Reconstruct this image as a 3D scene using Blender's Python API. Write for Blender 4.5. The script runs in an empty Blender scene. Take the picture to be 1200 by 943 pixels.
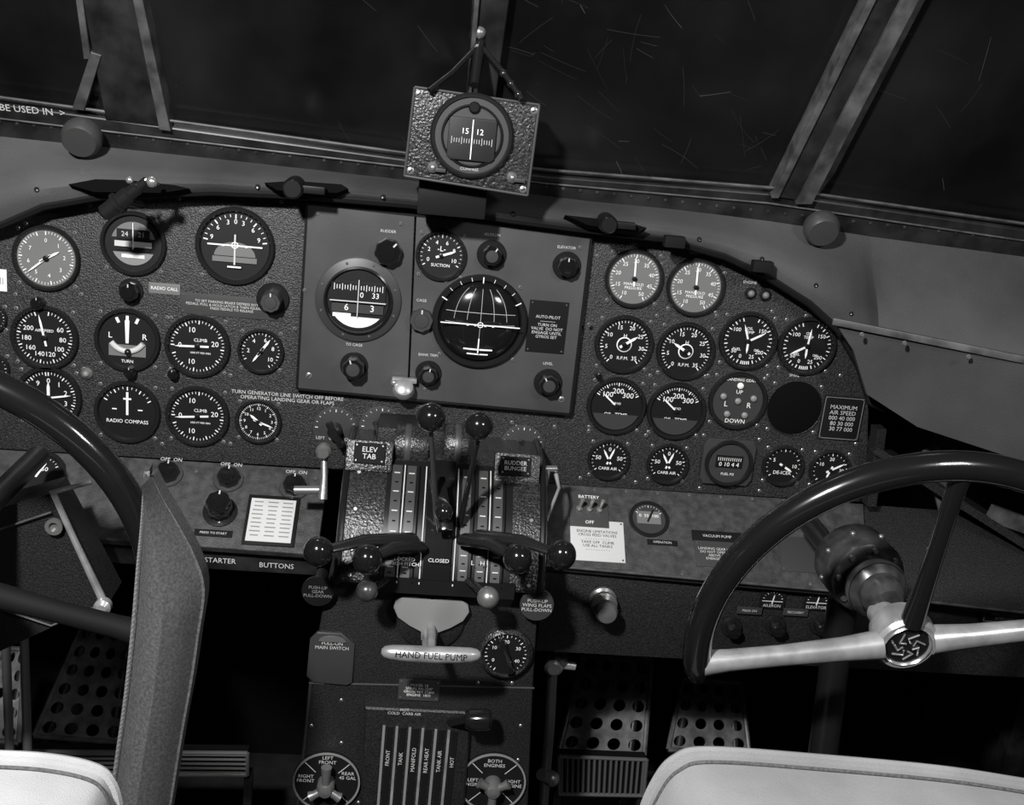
import bpy,bmesh,math,random
from mathutils import Vector as V, Matrix
from math import sin,cos,pi,tan,radians as rad
random.seed(3)
# ---------------------------------------------------------------- camera model (survey of the photo)
F=1300.;CX,CY=600.,471.5
C=V((-0.06,-1.3,1.25))
yaw,pit,rol=rad(5.5),rad(16.5),rad(5.9)
Fw=V((sin(yaw)*cos(pit),cos(yaw)*cos(pit),-sin(pit)))
R0=Fw.cross(V((0,0,1))).normalized();U0=R0.cross(Fw)
Rc=R0*cos(rol)+U0*sin(rol);Uc=-R0*sin(rol)+U0*cos(rol)
def ray(px,py): return Fw+Rc*((px-CX)/F)+Uc*((CY-py)/F)
def W(px,py,y):
    d=ray(px,py);return C+d*((y-C.y)/d.y)
def sc(P): return (P-C).dot(Fw)/F
class Pl:
    def __init__(s,o,a):
        a=rad(a);s.o=V(o);s.X=V((1,0,0));s.Y=V((0,sin(a),cos(a)));s.Z=V((0,-cos(a),sin(a)))
        s.F=Matrix((s.X,s.Y,s.Z)).transposed().to_4x4();s.F.translation=s.o
    def hit(s,px,py,h=0):
        d=ray(px,py);o=s.o+s.Z*h;return C+d*((o-C).dot(s.Z)/d.dot(s.Z))
    def M(s,px,py,h=0,rot=0):
        m=s.F.copy();m.translation=s.hit(px,py,h);return m@Matrix.Rotation(rad(-rot),4,'Z')
    def uv(s,px,py,h=0):
        p=s.hit(px,py,h)-s.o;return (p.dot(s.X),p.dot(s.Y))
    def s(s_,px,py): return sc(s_.hit(px,py))
# ---------------------------------------------------------------- materials
MT={}
def mat(name,col,rough=.5,metal=0,bump=None,mott=None,coat=0,spec=.5):
    m=bpy.data.materials.new(name);m.use_nodes=True;nt=m.node_tree;p=nt.nodes['Principled BSDF']
    p.inputs['Base Color'].default_value=(col,col,col*.99,1);p.inputs['Roughness'].default_value=rough
    p.inputs['Metallic'].default_value=metal;p.inputs['Coat Weight'].default_value=coat
    p.inputs['Specular IOR Level'].default_value=spec
    tc=nt.nodes.new('ShaderNodeTexCoord')
    def noise(s,det=3):
        n=nt.nodes.new('ShaderNodeTexNoise');n.inputs['Scale'].default_value=s;n.inputs['Detail'].default_value=det
        nt.links.new(tc.outputs['Object'],n.inputs['Vector']);return n
    if bump:
        n=noise(bump[0],2);bp=nt.nodes.new('ShaderNodeBump');bp.inputs['Strength'].default_value=bump[1];bp.inputs['Distance'].default_value=bump[2]
        nt.links.new(n.outputs['Fac'],bp.inputs['Height']);nt.links.new(bp.outputs['Normal'],p.inputs['Normal'])
    if mott:
        n=noise(mott[0],6);r=nt.nodes.new('ShaderNodeValToRGB');e=r.color_ramp.elements
        e[0].position=mott[3] if len(mott)>3 else .35;e[1].position=mott[4] if len(mott)>4 else .7
        e[0].color=(mott[1],)*3+(1,);e[1].color=(mott[2],)*3+(1,)
        nt.links.new(n.outputs['Fac'],r.inputs['Fac']);nt.links.new(r.outputs['Color'],p.inputs['Base Color'])
    MT[name]=m;return m
mat('crinkle',.03,.42,0,(620,.9,.0011),(520,.010,.042,.38,.72))  # lighter speckle in both crinkles paints their highlights into the base colour
mat('crinkle_dk',.02,.45,0,(620,.8,.0010),(520,.006,.022,.35,.75))
mat('hammer',.03,.30,0,(380,.8,.0012),(400,.010,.05,.4,.75))
mat('centre',.06,.40,0,(600,.15,.0004),(9,.040,.068))
mat('cowl',.06,.7,0,(900,.6,.0010),(5,.022,.075,.3,.72))
mat('shelf',.05,.48,0,(560,.5,.0008),(90,.028,.068,.35,.75))
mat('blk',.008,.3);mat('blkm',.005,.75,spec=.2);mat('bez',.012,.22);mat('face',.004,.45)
mat('gface',.14,.5);mat('wht',.82,.5);mat('lum',.52,.5);mat('gry',.20,.5);mat('dgry',.034,.45)
mat('chrome',.8,.22,.85);mat('alu',.42,.32,.5,(160,.15,.0006),(45,.30,.5));mat('steel',.25,.33,.65)
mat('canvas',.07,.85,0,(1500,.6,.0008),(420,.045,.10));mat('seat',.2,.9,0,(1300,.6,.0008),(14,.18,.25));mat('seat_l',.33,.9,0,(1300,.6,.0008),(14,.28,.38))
mat('pad',.03,.75,0,(900,.5,.0008),(8,.018,.048,.3,.75))
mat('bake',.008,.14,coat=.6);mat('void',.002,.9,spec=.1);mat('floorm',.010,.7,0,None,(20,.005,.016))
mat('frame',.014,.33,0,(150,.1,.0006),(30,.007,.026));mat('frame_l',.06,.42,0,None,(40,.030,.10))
mat('rim',.008,.18,coat=.7);mat('plate',.06,.42,.3);mat('gear',.05,.28,.4,(60,.15,.0008),(60,.03,.09))
mat('pedal',.10,.42,.3,None,(60,.055,.14));mat('scr',.022,.5);mat('ws',.006,.22,0,None,(5,.003,.014,.4,.8))
# ---------------------------------------------------------------- mesh builder
TC={}
def tmesh(s):
    if s in TC:return TC[s]
    cu=bpy.data.curves.new('t','FONT');cu.body=s;cu.size=1;cu.align_x='CENTER';cu.align_y='CENTER';cu.resolution_u=2;cu.space_line=.95
    o=bpy.data.objects.new('t',cu);bpy.context.collection.objects.link(o)
    dg=bpy.context.evaluated_depsgraph_get();me=bpy.data.meshes.new_from_object(o.evaluated_get(dg))
    r=([v.co.copy() for v in me.vertices],[tuple(p.vertices) for p in me.polygons])
    bpy.data.objects.remove(o);bpy.data.curves.remove(cu);bpy.data.meshes.remove(me)
    TC[s]=r;return r
def T(x=0,y=0,z=0): return Matrix.Translation((x,y,z))
def RX(a): return Matrix.Rotation(rad(a),4,'X')
def RY(a): return Matrix.Rotation(rad(a),4,'Y')
def RZ(a): return Matrix.Rotation(rad(a),4,'Z')
def axisM(p,d):
    d=V(d).normalized();q=V((0,0,1)).rotation_difference(d);return T(*p)@q.to_matrix().to_4x4()
I=Matrix.Identity(4)
class B:
    def __init__(s): s.v=[];s.f=[];s.mi=[];s.ml=[]
    def add(s,vs,fs,m,M=I):
        if m not in s.ml:s.ml.append(m)
        k=s.ml.index(m);n=len(s.v);s.v+=[M@V(v) for v in vs]
        for f in fs:s.f.append(tuple(i+n for i in f));s.mi.append(k)
    def bm(s,bm,m,M=I):
        bm.verts.index_update();s.add([v.co.copy() for v in bm.verts],[tuple(v.index for v in f.verts) for f in bm.faces],m,M);bm.free()
    def box(s,x,y,z,sx,sy,sz,m,M=I,bev=0):
        bm=bmesh.new();bmesh.ops.create_cube(bm,size=1)
        for v in bm.verts:v.co=V((x+v.co.x*sx,y+v.co.y*sy,z+v.co.z*sz))
        if bev:bmesh.ops.bevel(bm,geom=bm.edges[:],offset=bev,segments=2,affect='EDGES',profile=.7)
        s.bm(bm,m,M)
    def prism(s,pts,z0,z1,m,M=I,bev=0):
        a=sum(pts[i-1][0]*pts[i][1]-pts[i][0]*pts[i-1][1] for i in range(len(pts)))
        if a<0:pts=pts[::-1]
        bm=bmesh.new();f=bm.faces.new([bm.verts.new((p[0],p[1],z0)) for p in pts])
        r=bmesh.ops.extrude_face_region(bm,geom=[f]);nv=[g for g in r['geom'] if isinstance(g,bmesh.types.BMVert)]
        for v in nv:v.co.z=z1
        bmesh.ops.recalc_face_normals(bm,faces=bm.faces[:])
        if bev:
            es=[e for e in bm.edges if all(abs(v.co.z-z1)<1e-6 for v in e.verts)]
            bmesh.ops.bevel(bm,geom=es,offset=bev,segments=3,affect='EDGES',profile=.6)
        s.bm(bm,m,M)
    def lathe(s,pr,m,M=I,seg=36,fl=None):
        vs=[];fs=[];n=len(pr)
        for i in range(seg):
            a=2*pi*i/seg;k=1
            if fl and (i//fl[1])%2:k=1-fl[0]
            for r,z in pr:vs.append((r*k*cos(a),r*k*sin(a),z))
        for i in range(seg):
            j=(i+1)%seg
            for q in range(n-1):
                fs.append((i*n+q,j*n+q,j*n+q+1,i*n+q+1))
        if pr[-1][0]>1e-6: fs.append(tuple(i*n+n-1 for i in range(seg)))
        s.add(vs,fs,m,M)
    def ringdisc(s,pr,m,M=I,seg=40):
        vs=[];fs=[];n=len(pr)
        for i in range(seg):
            a=2*pi*i/seg
            for r,z in pr:vs.append((r*cos(a),r*sin(a),z))
        for i in range(seg):
            j=(i+1)%seg
            for q in range(n-1):fs.append((i*n+q,j*n+q,j*n+q+1,i*n+q+1))
        s.add(vs,fs,m,M)
    def ball(s,r,m,M=I,sq=1,seg=24):
        s.lathe([(max(1e-5,r*cos(rad(t))),r*sq*sin(rad(t))) for t in range(-90,91,12)]+[(1e-5,r*sq)],m,M,seg)
    def tube(s,pts,r,m,seg=12,M=I,sq=1):
        pts=[V(p) for p in pts];n=len(pts);rs=r if isinstance(r,(list,tuple)) else [r]*n
        vs=[];fs=[];t0=(pts[1]-pts[0]).normalized();up=V((0,0,1)) if abs(t0.z)<.9 else V((1,0,0))
        x=t0.cross(up).normalized()
        for i in range(n):
            t=(pts[min(i+1,n-1)]-pts[max(i-1,0)]).normalized()
            x=(x-t*x.dot(t)).normalized();y=t.cross(x)
            for k in range(seg):
                a=2*pi*k/seg;vs.append(pts[i]+x*(rs[i]*cos(a))+y*(rs[i]*sq*sin(a)))
        for i in range(n-1):
            for k in range(seg):
                l=(k+1)%seg;fs.append((i*seg+k,i*seg+l,(i+1)*seg+l,(i+1)*seg+k))
        fs.append(tuple(range(seg))[::-1]);fs.append(tuple((n-1)*seg+k for k in range(seg)))
        s.add(vs,fs,m,M)
    def beam(s,p0,p1,w,h,m,upv=(0,0,1),bev=0):
        p0,p1=V(p0),V(p1);d=(p1-p0);L=d.length;d.normalize();x=d.cross(V(upv)).normalized();y=x.cross(d)
        M=Matrix((x,d,y)).transposed().to_4x4();M.translation=(p0+p1)/2
        s.box(0,0,0,w,L,h,m,M,bev)
    def grid(s,rows,m,th=None):
        nr,nc=len(rows),len(rows[0]);vs=[p for r in rows for p in r];fs=[]
        for i in range(nr-1):
            for j in range(nc-1):fs.append((i*nc+j,(i+1)*nc+j,(i+1)*nc+j+1,i*nc+j+1))
        s.add(vs,fs,m)
        if th:
            o=V(th);n=len(vs);ws=[V(v)+o for v in vs];s.add(ws,[f[::-1] for f in fs],m)
            bd=[j for j in range(nc)]+[i*nc+nc-1 for i in range(1,nr)]+[(nr-1)*nc+j for j in range(nc-2,-1,-1)]+[i*nc for i in range(nr-2,0,-1)]
            k=len(bd);ev=[vs[i] for i in bd]+[ws[i] for i in bd]
            s.add(ev,[(i,(i+1)%k,k+(i+1)%k,k+i) for i in range(k)],m)
    def text(s,t,size,m,M=I,x=0,y=0,z=0,rot=0):
        vs,fs=tmesh(t);s.add(vs,fs,m,M@T(x,y,z)@RZ(rot)@Matrix.Scale(size,4))
    def screw(s,M,x,y,r=.0026,m='steel',z=0):
        N=M@T(x,y,z);s.lathe([(r,0),(r,.0007),(r*.7,.0013)],m,N,12);s.box(0,0,.00135,r*1.3,r*.25,.0002,'void',N@RZ(random.randint(0,90)))
    def done(s,name):
        c=sum(s.v,V())/len(s.v);me=bpy.data.meshes.new(name);me.from_pydata([v-c for v in s.v],[],s.f)
        for k in s.ml:me.materials.append(MT[k])
        me.polygons.foreach_set('material_index',s.mi);me.polygons.foreach_set('use_smooth',[True]*len(s.f))
        me.update()
        me.set_sharp_from_angle(angle=rad(35))
        o=bpy.data.objects.new(name,me);o.location=c;bpy.context.collection.objects.link(o);return o
# ---------------------------------------------------------------- planes
PAN=Pl((0,0,1.0),0)
CB=Pl((0,-.012,1.0),0)
WS=Pl(W(560,200,.03),-25)
zb=W(500,552,0).z
SH=Pl((0,0,zb),52.8)
def pg(pl,pts,h=0): return [pl.uv(x,y,h) for x,y in pts]
# ---------------------------------------------------------------- room
b=B();b.box(0,-.4,-.02,2.2,2.4,.04,'floorm');b.done('floor')
b=B();b.box(0,.52,.5,2.0,.03,1.0,'void');b.done('wall_front')
b=B();b.box(-1.03,-.4,.5,.03,2.0,1.0,'floorm')
for i in range(5):b.box(-1.0,-1.2+.35*i,.5,.03,.03,1.0,'frame')
b.done('wall_left')
b=B();b.box(.98,-.4,.5,.03,2.0,1.0,'floorm')
for i in range(5):b.box(.95,-1.2+.35*i,.5,.03,.03,1.0,'frame')
b.done('wall_right')
# windshield
b=B();b.prism(pg(WS,[(-260,-200),(1500,-200),(1500,330),(-260,150)]),-.006,0,'ws',WS.F)
rs=random.Random(8)
for i in range(70):
    cx,cy=rs.uniform(150,1250),rs.uniform(-10,230)
    if rs.random()<.4: cx=rs.uniform(620,900)
    u,v=WS.uv(cx,cy);a0=rs.gauss(2.6,.7);L=rs.uniform(.006,.06);k=rs.uniform(-7,7);w=rs.choice((.00012,.00018,.0003))
    pts=[];x,y,a=u,v,a0
    for q in range(9):
        pts.append(WS.F@V((x,y,.0001)));x+=cos(a)*L/8;y+=sin(a)*L/8;a+=k*L/8
    b.tube(pts,w,'scr' if rs.random()<.9 else 'frame_l',4)
b.done('window_1')
b=B()
def post(pts,z1,m,bev=.003): b.prism(pg(WS,pts),-.004,z1,m,WS.F,bev)
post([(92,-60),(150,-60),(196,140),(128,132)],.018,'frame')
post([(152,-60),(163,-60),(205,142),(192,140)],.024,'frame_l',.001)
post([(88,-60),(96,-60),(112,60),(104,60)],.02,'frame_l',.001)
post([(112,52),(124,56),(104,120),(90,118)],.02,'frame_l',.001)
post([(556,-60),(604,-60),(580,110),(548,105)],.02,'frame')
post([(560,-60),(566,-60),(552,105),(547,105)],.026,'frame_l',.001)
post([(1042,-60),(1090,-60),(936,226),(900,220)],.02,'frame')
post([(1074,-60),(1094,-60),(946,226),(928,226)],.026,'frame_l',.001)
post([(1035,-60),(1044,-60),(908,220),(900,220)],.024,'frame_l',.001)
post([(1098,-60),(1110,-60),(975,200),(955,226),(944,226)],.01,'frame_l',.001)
b.done('trim_1')
b=B()
up=[(-260,76),(0,114),(480,180),(640,199),(905,220),(1200,262),(1500,305)]
lo=[(-260,118),(0,153),(480,210),(640,229),(900,252),(1200,296),(1500,340)]
b.prism(pg(WS,up+lo[::-1]),-.01,.016,'frame',WS.F,.003)
b.tube([WS.hit(x,y,.016) for x,y in up],.0018,'frame_l',8)
b.tube([WS.hit(x,y-14,.018) for x,y in lo],.0012,'frame_l',8)
for i in range(66):
    x=-60+20*i;t=(x-0)/1200.
    y=150+t*140-9-4*abs(t-.5)
    b.lathe([(.0022,0),(.0017,.0012),(.0001,.0017)],'gear',WS.M(x,y+3,.016),8)
b.text('L BE USED IN  >',.0115,'lum',WS.M(33,129,.0165))
b.done('trim_2')
# ---------------------------------------------------------------- cowl
Bc=[(-260,330,0),(-150,300,0),(-60,278,0),(0,262,0),(50,240,0),(120,228,0),(250,223,0),(360,228,0),(480,238,0),(600,256,0),(693,268,0),(780,278,0),(850,298,0),(900,322,0),(950,354,0),(985,386,0),(1008,425,0),(1022,470,0),(1100,506,-.06),(1200,545,-.12),(1350,600,-.2)]
Ac=[(-260,120),(-150,134),(-60,146),(0,154),(50,160),(120,168),(250,184),(360,197),(480,211),(600,224),(693,235),(780,243),(850,250),(900,255),(950,262),(985,267),(1008,270),(1022,272),(1100,282),(1200,296),(1350,318)]
def dens(c,n=4):
    o=[]
    for i in range(len(c)-1):
        for k in range(n):
            t=k/n;o.append(tuple(c[i][q]*(1-t)+c[i+1][q]*t for q in range(len(c[i]))))
    return o+[c[-1]]
Bd,Ad=dens(Bc),dens(Ac)
rows=[]
for t in [0,.15,.3,.45,.6,.75,.88,1]:
    r=[]
    for (ax,ay),(bx,by,bo) in zip(Ad,Bd):
        p0=WS.hit(ax,ay,.010);p1=W(bx,by,-.03+bo);p=p0.lerp(p1,t);p.y-=.030*sin(pi*t*.5)*sin(pi*min(1,t*1.0)) ;r.append(p)
    rows.append(r)
b=B();b.grid(rows,'cowl',(0,.004,.003))
b.tube([p+V((0,.004,-.001)) for p in rows[-1][:70]],.006,'blkm',8)  # edge tube made black to paint in the cowl's overhang shadow
for i in range(6,70,5):
    p=rows[5][i];b.lathe([(.003,0),(.0025,.0012),(.0001,.0018)],'bez',axisM(p,(0,-1,.6)),10)
e0=W(976,376,-.075);e1=W(1200,421,-.17);e2=W(1350,452,-.22)
b.beam(e0,e1,.006,.008,'frame_l',bev=.001);b.beam(e1,e2,.006,.008,'frame_l')
for x,y in((790,283),(893,312)):
    p=W(x,y,-.045);b.box(p.x,p.y,p.z,.024,.014,.013,'blkm',bev=.002)
def recess_shade(pp,y,rev=0):  # flat black shapes paint the shade of cutouts; the cowl is uncut
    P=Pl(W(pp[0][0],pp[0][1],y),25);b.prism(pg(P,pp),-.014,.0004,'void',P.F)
recess_shade([(80,216),(112,210),(150,211),(205,217),(222,221),(190,226),(110,225)],-.047)
recess_shade([(310,214),(345,212),(400,216),(408,221),(395,226),(325,223)],-.047)
recess_shade([(662,252),(735,260),(758,267),(748,272),(690,264)],-.047)
b.done('glareshield')
b=B();q=[W(980,380,-.075),W(1200,426,-.17),W(1380,462,-.225),W(1380,600,-.235),W(1200,541,-.18),W(1075,500,-.11),W(1016,462,-.07),W(1000,410,-.065)]
b.add([tuple(p) for p in q]+[tuple(p+V((0,.006,0))) for p in q],[tuple(range(8)),tuple(range(15,7,-1))]+[(i,(i+1)%8,8+(i+1)%8,8+i) for i in range(8)],'pad')
for x,y in ((1010,392),(1060,402),(1135,418)):
    b.lathe([(.003,0),(.002,.002)],'steel',T(*W(x,y,-.10-.0004*(x-1010)))@RX(90),10)
b.done('side_padding_panel')
b=B()
b.beam(W(1030,500,-.02),W(1018,590,-.02),.02,.012,'crinkle_dk');b.beam(W(1090,525,-.02),W(1110,600,-.02),.004,.02,'frame_l')
b.beam(W(1020,520,-.01),W(1210,640,-.04),.05,.01,'crinkle_dk');b.beam(W(1160,600,-.05),W(1230,625,-.05),.01,.02,'frame_l')
b.done('side_frame')
for nm,x,y,r in (('sun_visor_knob',102,150,23),('sun_visor_knob',958,256,21)):
    b=B();M=WS.M(x,y,.018);s=r*sc(M.translation)
    b.lathe([(s*.5,0),(s*.5,.012),(s*.95,.014),(s,.02),(s*.97,.028),(s*.8,.033),(.0001,.034)],'plate',M,30);b.done(nm)
for x,y,r in ((344,220,12),(712,262,11)):
    b=B();M=T(*W(x,y,-.06))@RX(90);s=r*.00095
    b.lathe([(s,-.02),(s,.008),(s*.8,.012)],'blk',M,20);b.box(s*1.9,0,0,s*2.2,s*.7,.012,'blk',M,.001);b.done('cockpit_light_switch')
b=B();p0=W(120,252,-.10);p1=W(172,212,-.10)
b.tube([p0.lerp(p1,t) for t in (0,.05,.3,.32,.38,.4,.6,.62,.8,.82,1)],[.006,.009,.009,.012,.012,.009,.009,.007,.007,.005,.005],'bez',16)
b.tube([p1,W(184,214,-.07)],.003,'chrome');b.ball(.006,'chrome',T(*W(178,213,-.1)));b.ball(.004,'chrome',T(*W(152,211,-.1)))
b.tube([W(140,235,-.1),W(165,240,-.04)],.004,'blk');b.done('cockpit_spotlight')
# ---------------------------------------------------------------- instrument panel
b=B()
out=[(-260,330),(-150,296),(-60,270),(0,254),(50,232),(120,222),(250,218),(360,222),(480,230),(600,248),(693,262),(780,272),(850,292),(900,317),(950,350),(985,384),(1008,425),(1018,480),(1016,560),(1008,588),(960,586),(690,570),(380,549),(0,526),(-260,508)]
b.prism(pg(PAN,out),-.006,0,'crinkle',PAN.F,.0015)
xa,xb=W(0,400,0).x,W(980,400,0).x;za,zt=W(500,540,0).z,W(980,400,0).z
b.box((xa+xb)/2,.03,(za+zt)/2,xb-xa,.04,zt-za,'void')
for x,y in [(30,262),(105,240),(210,232),(330,236),(235,248),(18,345),(95,345),(98,432),(196,372),(270,440),(196,440),(95,505),(190,520),(270,520),(345,385),(700,300),(775,310),(850,320),(770,370),(840,370),(905,365),(700,440),(762,440),(830,440),(900,440),(985,440),(690,505),(757,510),(825,510),(890,515),(680,560),(745,565),(820,572),(890,575),(945,580),(1000,575),(1003,520),(650,500),(600,495),(560,520),(945,370)]:
    b.screw(PAN.M(x,y),0,0)
b.text('TURN GENERATOR LINE SWITCH OFF BEFORE\nOPERATING LANDING GEAR OR FLAPS',.0064,'lum',PAN.M(337,466,.0004))
for x,y,t in((154,320,'UNCAGE'),(154,424,'SET'),(879,331,'ENGINE'),(743,287,'LEFT'),(815,297,'RIGHT'),(931,440,'SPARE'),(393,478,'FUEL'),(612,500,'DE-ICER')):b.text(t,.0048,'lum',PAN.M(x,y,.0004))
b.done('instrument_panel')
b=B();b.prism(pg(CB,[(360,238),(486,252),(477,468),(348,455)]),-.012,0,'centre',CB.F,.0012)
b.prism(pg(CB,[(488,252),(693,275),(668,485),(479,468)]),-.012,0,'centre',CB.F,.0012)
for x,y in [(372,250),(362,440),(470,262),(680,290),(658,468),(500,262),(498,456),(357,340),(690,380)]:
    b.screw(CB.M(x,y),0,0,.0038 if (x,y) in((362,440),(658,468)) else .0024)
for a,c in (((360,238),(348,455)),((348,455),(668,485)),((693,275),(668,485)),((360,238),(693,275))):
    b.beam(CB.hit(*a,-.001),CB.hit(*c,-.001),.003,.003,'blk')
for x,y,t in((455,271,'RUDDER'),(577,275,'AILERON'),(664,290,'ELEVATOR'),(415,404,'TO CAGE'),(502,416,'BANK TRIM'),(642,426,'LEVEL'),(494,352,'CAGE')):b.text(t,.0046,'lum',CB.M(x,y,.0004))
b.done('autopilot_control_panel')
# ---------------------------------------------------------------- gauges
def lab(b,M,R,items,size,m='wht',rr=.62,z=.0028):
    for t,a in items:b.text(t,size*R,m,M,R*rr*sin(rad(a)),R*rr*cos(rad(a)),z)
def ticks(b,M,R,a0,a1,n,mj,m='wht',z=.0026,ro=.94,w=1):
    for i in range(n+1):
        a=a0+(a1-a0)*i/n;L=.13 if i%mj==0 else .08;ww=(.036 if i%mj==0 else .018)*w
        b.box(0,R*(ro-L/2),z,R*ww,R*L,.0003,m,M@RZ(-a))
def needle(b,M,R,a,L=.8,w=.05,tail=.25,m='wht',z=.0036):
    N=M@RZ(-a);b.prism([(-w*R,-tail*R),(w*R,-tail*R),(w*R,L*R*.7),(0,L*R),(-w*R,L*R*.7)],z,z+.0004,m,N)
def bezel(b,M,r,m='bez',d=.006,face='face',scr=1):
    b.ringdisc([(r,0),(r,d*.7),(r*.97,d),(r*.90,d),(r*.86,d*.6),(r*.855,.0015)],m,M)
    b.lathe([(r*.87,.0014),(r*.86,.0018)],face,M,40)
    if scr:
        for a in (45,135,225,315):
            b.screw(M,r*1.16*cos(rad(a)),r*1.16*sin(rad(a)),.0026,'steel')
    return r*.86
def gauge(name,px,py,r,pl=PAN,face='face',tk=None,labs=(),ls=.24,rr=.62,nd=(),tx=(),scr=1,rot=0,ink='wht',fn=None,tm=None):
    b=B();M=pl.M(px,py,0,rot);s=pl.s(px,py);R=bezel(b,M,r*s,'bez',.006,face,scr)
    for t in ([tk] if tk and not isinstance(tk[0],(list,tuple)) else (tk or [])):ticks(b,M,R,*t,m=ink)
    lab(b,M,R,labs,ls,ink,rr)
    for t,x,y,sz in tx:b.text(t,sz*R,ink,M,x*R,y*R,.0026)
    for n in nd:needle(b,M,R,*n)
    if nd:b.lathe([(R*.1,.002),(R*.1,.0048),(R*.06,.0052)],'blk',M,16)
    if fn:fn(b,M,R)
    return b.done(name)
def circ(v,a0,a1):
    n=len(v);return [(str(t),a0+(a1-a0)*i/(n-1)) for i,t in enumerate(v)]
gauge('tachometer',55,302,39,face='gface',tk=(0,340,50,5),labs=circ([0,1,2,3,4,5,6,7],0,300),ls=.2,nd=[(230,.85,.03,.2),(60,.55,.04)])
gauge('airspeed_indicator',53,395,39,tk=(10,340,44,4),labs=circ([60,80,100,120,140,160,180,200],60,300),ls=.24,nd=[(-12,.85,.035,.3)],tx=[('AIR SPEED',0,.25,.14)])
gauge('altimeter',58,465,38,tk=(0,354,50,5),labs=circ(list(range(10)),0,324),ls=.26,nd=[(0,.6,.05),(80,.8,.03)])
gauge('airspeed_indicator',-8,372,17,tk=(0,330,20,5),nd=[(30,.8,.06)])
gauge('altimeter',-8,432,20,tk=(0,330,20,5),nd=[(30,.8,.06)])
def f_dg(b,M,R):
    b.prism([(R*.78*cos(rad(a)),R*.78*sin(rad(a))) for a in list(range(15,166,10))],.002,.003,'gface',M)
    b.box(0,R*.33,.0035,R*1.15,R*.36,.001,'face',M);b.text('24  .  21',R*.25,'lum',M,0,R*.33,.0042)
    b.box(0,-R*.02,.0035,R*1.3,R*.2,.001,'lum',M)
    b.box(0,-R*.2,.0032,R*1.2,R*.1,.001,'face',M)
    b.prism([(R*.78*cos(rad(a)),R*.78*sin(rad(a))) for a in list(range(205,336,10))],.002,.0034,'gry',M)
    b.box(0,-R*.45,.0038,R*.8,R*.12,.0006,'wht',M);b.tube([(0,R*.75,.005),(0,-R*.2,.005)],R*.02,'wht',6,M)
gauge('directional_gyro',157,285,38,fn=f_dg)
def f_ah(b,M,R):
    ticks(b,M,R,-80,80,16,4);lab(b,M,R,[('9',-72),('6',-45),('3',-18),('0',0),('3',18),('6',45),('9',72)],.2,rr=.72)
    b.prism([(R*.55*cos(rad(a))*1.1,-R*.3+R*.42*sin(rad(a))) for a in range(0,181,12)],.0026,.0034,'gface',M)
    b.box(0,R*.02,.0042,R*1.6,R*.045,.0004,'wht',M);b.box(0,-R*.4,.0036,R*1.3,R*.16,.0006,'gface',M)
    b.box(0,-R*.1,.0044,R*.05,R*.9,.0004,'lum',M);b.text('-  O  -',R*.3,'wht',M,0,R*.02,.0048);b.tube([(-R*.2,-R*.62,.005),(R*.2,-R*.62,.005)],R*.03,'wht',6,M)
gauge('artificial_horizon',276,288,46,fn=f_ah)
def f_tb(b,M,R):
    for k in(-1,0,1):b.box(0,R*.8,.003,R*.1,R*.2,.0005,'wht',M@RZ(-25*k))
    b.prism([(-R*.05,-.1*R),(R*.05,-.1*R),(R*.08,R*.72),(0,R*.82),(-R*.08,R*.72)],.0034,.004,'wht',M)
    b.text('L',R*.3,'wht',M,-R*.6,R*.15,.003);b.text('R',R*.3,'wht',M,R*.6,R*.15,.003)
    b.box(0,-R*.38,.0028,R*1.3,R*.42,.0006,'gface',M)
    b.tube([(R*.75*sin(rad(a)),R*.55-R*.95*cos(rad(a)),.004) for a in range(-48,49,8)],R*.10,'lum',10,M);b.ball(R*.12,'blk',M@T(R*.05,-R*.4,.007))
    b.text('TURN',R*.16,'wht',M,0,-R*.78,.003)
gauge('turn_and_bank_indicator',150,398,38,fn=f_tb)
gauge('climb_indicator',232,405,38,tk=[(-90,250,44,4)],labs=[('10',-20),('20',80),('10',200),('0',-90)],ls=.27,nd=[(-92,.82,.035,.4)],tx=[('CLIMB',.1,.22,.17),('1000 FT PER MIN',.1,-.25,.10)])
gauge('climb_indicator',232,487,37,tk=[(-90,250,44,4)],labs=[('10',-20),('20',80),('10',200),('0',-90)],ls=.27,nd=[(-95,.82,.035,.4)],tx=[('CLIMB',.1,.22,.17),('1000 FT PER MIN',.1,-.25,.10)])
gauge('accelerometer',306,411,27,tk=(-120,150,24,4),labs=circ([2,4,6,8,10],-90,130),ls=.3,nd=[(35,.8,.06),(215,.7,.05)])
gauge('clock',303,493,27,tk=(0,354,59,5),labs=circ([12,1,2,3,4,5,6,7,8,9,10,11],0,330),ls=.22,nd=[(-50,.55,.06),(110,.8,.04)],rr=.68)
def f_rc(b,M,R):
    ticks(b,M,R,-60,60,12,3);b.prism([(-R*.04,-R*.1),(R*.04,-R*.1),(R*.04,R*.75),(-R*.04,R*.75)],.003,.0036,'wht',M)
    b.box(0,R*.5,.0033,R*.28,R*.06,.0004,'wht',M);b.text('RADIO COMPASS',R*.19,'wht',M,0,-R*.35,.003)
    b.box(-R*.45,R*.1,.003,R*.16,R*.04,.0004,'wht',M);b.box(R*.45,R*.1,.003,R*.16,R*.04,.0004,'wht',M)
gauge('radio_compass_indicator',150,482,38,fn=f_rc)
gauge('suction_gauge',517,299,30,pl=CB,tk=(-120,120,20,5),labs=circ([0,2,4,6,8,10],-110,110),ls=.26,nd=[(70,.7,.05)],tx=[('SUCTION',0,-.45,.2),('-L-',0,.3,.34)])
MPL=circ([10,15,20,25,30,35,40,45,50],-150,150)
for x,y in((743,326),(815,336)):
    gauge('manifold_pressure_gauge',x,y,35,face='gface',tk=(-150,150,40,5),labs=MPL,ls=.22,rr=.68,nd=[(-3,.9,.035,.3)],tx=[('MANIFOLD\nPRESSURE',0,-.3,.16)])
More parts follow.
